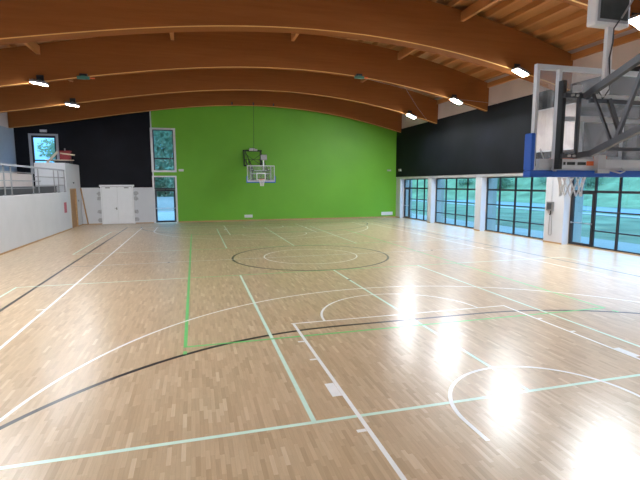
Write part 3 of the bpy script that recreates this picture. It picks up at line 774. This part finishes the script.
# grassy bank rising behind the lawn, with bushes scattered over it
path = [(43, -60), (43, -20), (43, 10), (43, 40), (40, 52), (33, 64), (22, 73), (6, 79)]
outp = []
for k, (x, y) in enumerate(path):
    a = Vector(path[max(k-1, 0)]); b = Vector(path[min(k+1, len(path)-1)]); d = (b-a).normalized(); n = Vector((d.y, -d.x)); outp.append((x, y, n))
m = MB(); rows_ = []
rnd = random.Random(5)
for k in range(len(outp)-1):
    (x0, y0, n0), (x1, y1, n1) = outp[k], outp[k+1]
    L_ = max(2, int((Vector((x1, y1))-Vector((x0, y0))).length/3))
    for q in range(L_ + (1 if k == len(outp)-2 else 0)):
        t = q/L_; c = Vector((x0, y0)).lerp(Vector((x1, y1)), t); n = n0.lerp(n1, t).normalized(); row = []
        for w_ in range(9):
            o_ = w_*2.2; p_ = c+n*o_; row.append((p_.x, p_.y, -.07 + 6.5*(1-math.cos(math.pi*min(w_/8, 1)))/2 + (rnd.uniform(-.25, .25) if 0 < w_ else 0)))
        rows_.append(row)
nb = len(rows_)
for row in rows_: m.v += row
for a in range(nb-1):
    for w_ in range(8): m.face((a*9+w_, a*9+w_+1, (a+1)*9+w_+1, (a+1)*9+w_))
struct(m.build('grassy_terrain', 'bank', smooth=True), 'bright green grassy bank rising beyond the lawn and road', 'ground')
t0 = tree((50, 9, 2.2), 2.4, 3.4, 1, 'round green bush on the grassy bank outside the side windows', 'bushes on the grassy bank', 1800)
t0.name = 'bush'
for i, (x, y) in enumerate([(52, 16), (49, 23), (53, 29), (50, 36), (51, 44), (47, 51), (45, 59), (37, 70), (29, 74), (18, 80)]):
    o = copy_tree(t0); dd = min((Vector((x, y))-Vector((a, b))).length for a, b in path)
    o.location = (x, y, 1.6 + (.35 if i % 2 else .0)); o.rotation_euler = (0, 0, i*1.7); q = .85+.05*((i*7) % 6); o.scale = (q*1.2, q*1.2, q)
tree((-19.6, 44, -.06), 8.7, 5.5, 11, 'green tree seen in the right half of the gallery window', None, 3500)
tree((-24.2, 47, -.06), 7.6, 3.8, 12, 'smaller tree seen at the left edge of the gallery window', None, 3000)
tree((-8.5, 56, -.06), 17, 13, 13, 'broad tree filling the tall end wall window', None, 22000, low=.0)
o = MB().box(-14, 4, 33, 33.25, -.06, 1.35).box(-14, 4, 32.95, 33.3, 1.35, 1.43).build('garden_wall', 'outwall'); tag(o, 'low pale outdoor wall seen through the glazed exit door', 'wall', kind='thing')

# ------------------------------------------------------------------ daylight
w = bpy.data.worlds.new('overcast_sky'); bpy.context.scene.world = w; w.use_nodes = True
nt = w.node_tree; nt.nodes.clear()
out = nt.nodes.new('ShaderNodeOutputWorld'); bg = nt.nodes.new('ShaderNodeBackground')
tc = nt.nodes.new('ShaderNodeTexCoord'); no = nt.nodes.new('ShaderNodeTexNoise'); no.inputs['Scale'].default_value = 2.5; no.inputs['Detail'].default_value = 5
cr = nt.nodes.new('ShaderNodeValToRGB'); cr.color_ramp.elements[0].position = .35; cr.color_ramp.elements[0].color = (.28, .57, 1, 1)
cr.color_ramp.elements[1].position = .65; cr.color_ramp.elements[1].color = (.46, .72, 1, 1)
nt.links.new(tc.outputs['Generated'], no.inputs['Vector']); nt.links.new(no.outputs['Fac'], cr.inputs[0]); nt.links.new(cr.outputs[0], bg.inputs[0])
sp = nt.nodes.new('ShaderNodeSeparateXYZ'); nt.links.new(tc.outputs['Generated'], sp.inputs[0])
mr = nt.nodes.new('ShaderNodeMapRange'); mr.inputs['From Min'].default_value = .05; mr.inputs['From Max'].default_value = .6
mr.inputs['To Min'].default_value = 1.9; mr.inputs['To Max'].default_value = 7.; nt.links.new(sp.outputs['Z'], mr.inputs['Value']); nt.links.new(mr.outputs[0], bg.inputs[1])
nt.links.new(bg.outputs[0], out.inputs[0])

# ------------------------------------------------------------------ camera
yaw, pitch, roll, f = .268148967, .12384154, -.00301163264, 453.992152
fw = Vector((math.sin(yaw)*math.cos(pitch), math.cos(yaw)*math.cos(pitch), -math.sin(pitch)))
rt = Vector((math.cos(yaw), -math.sin(yaw), 0)); up = rt.cross(fw)
r2 = rt*math.cos(roll)+up*math.sin(roll); u2 = -rt*math.sin(roll)+up*math.cos(roll)
cd = bpy.data.cameras.new('camera'); cam = bpy.data.objects.new('camera', cd); C.objects.link(cam)
M = Matrix((r2, u2, -fw)).transposed().to_4x4(); M.translation = Vector((-4.23664382, -16.7918816, 2.77137406)); cam.matrix_world = M
cd.sensor_width = 36; cd.lens = f/640*36; cd.clip_start = .05; cd.clip_end = 400
sc = bpy.context.scene; sc.camera = cam
vs = sc.view_settings; vs.view_transform = 'Standard'; vs.look = 'None'; vs.exposure = 0.; vs.gamma = 1.; vs.use_curve_mapping = False
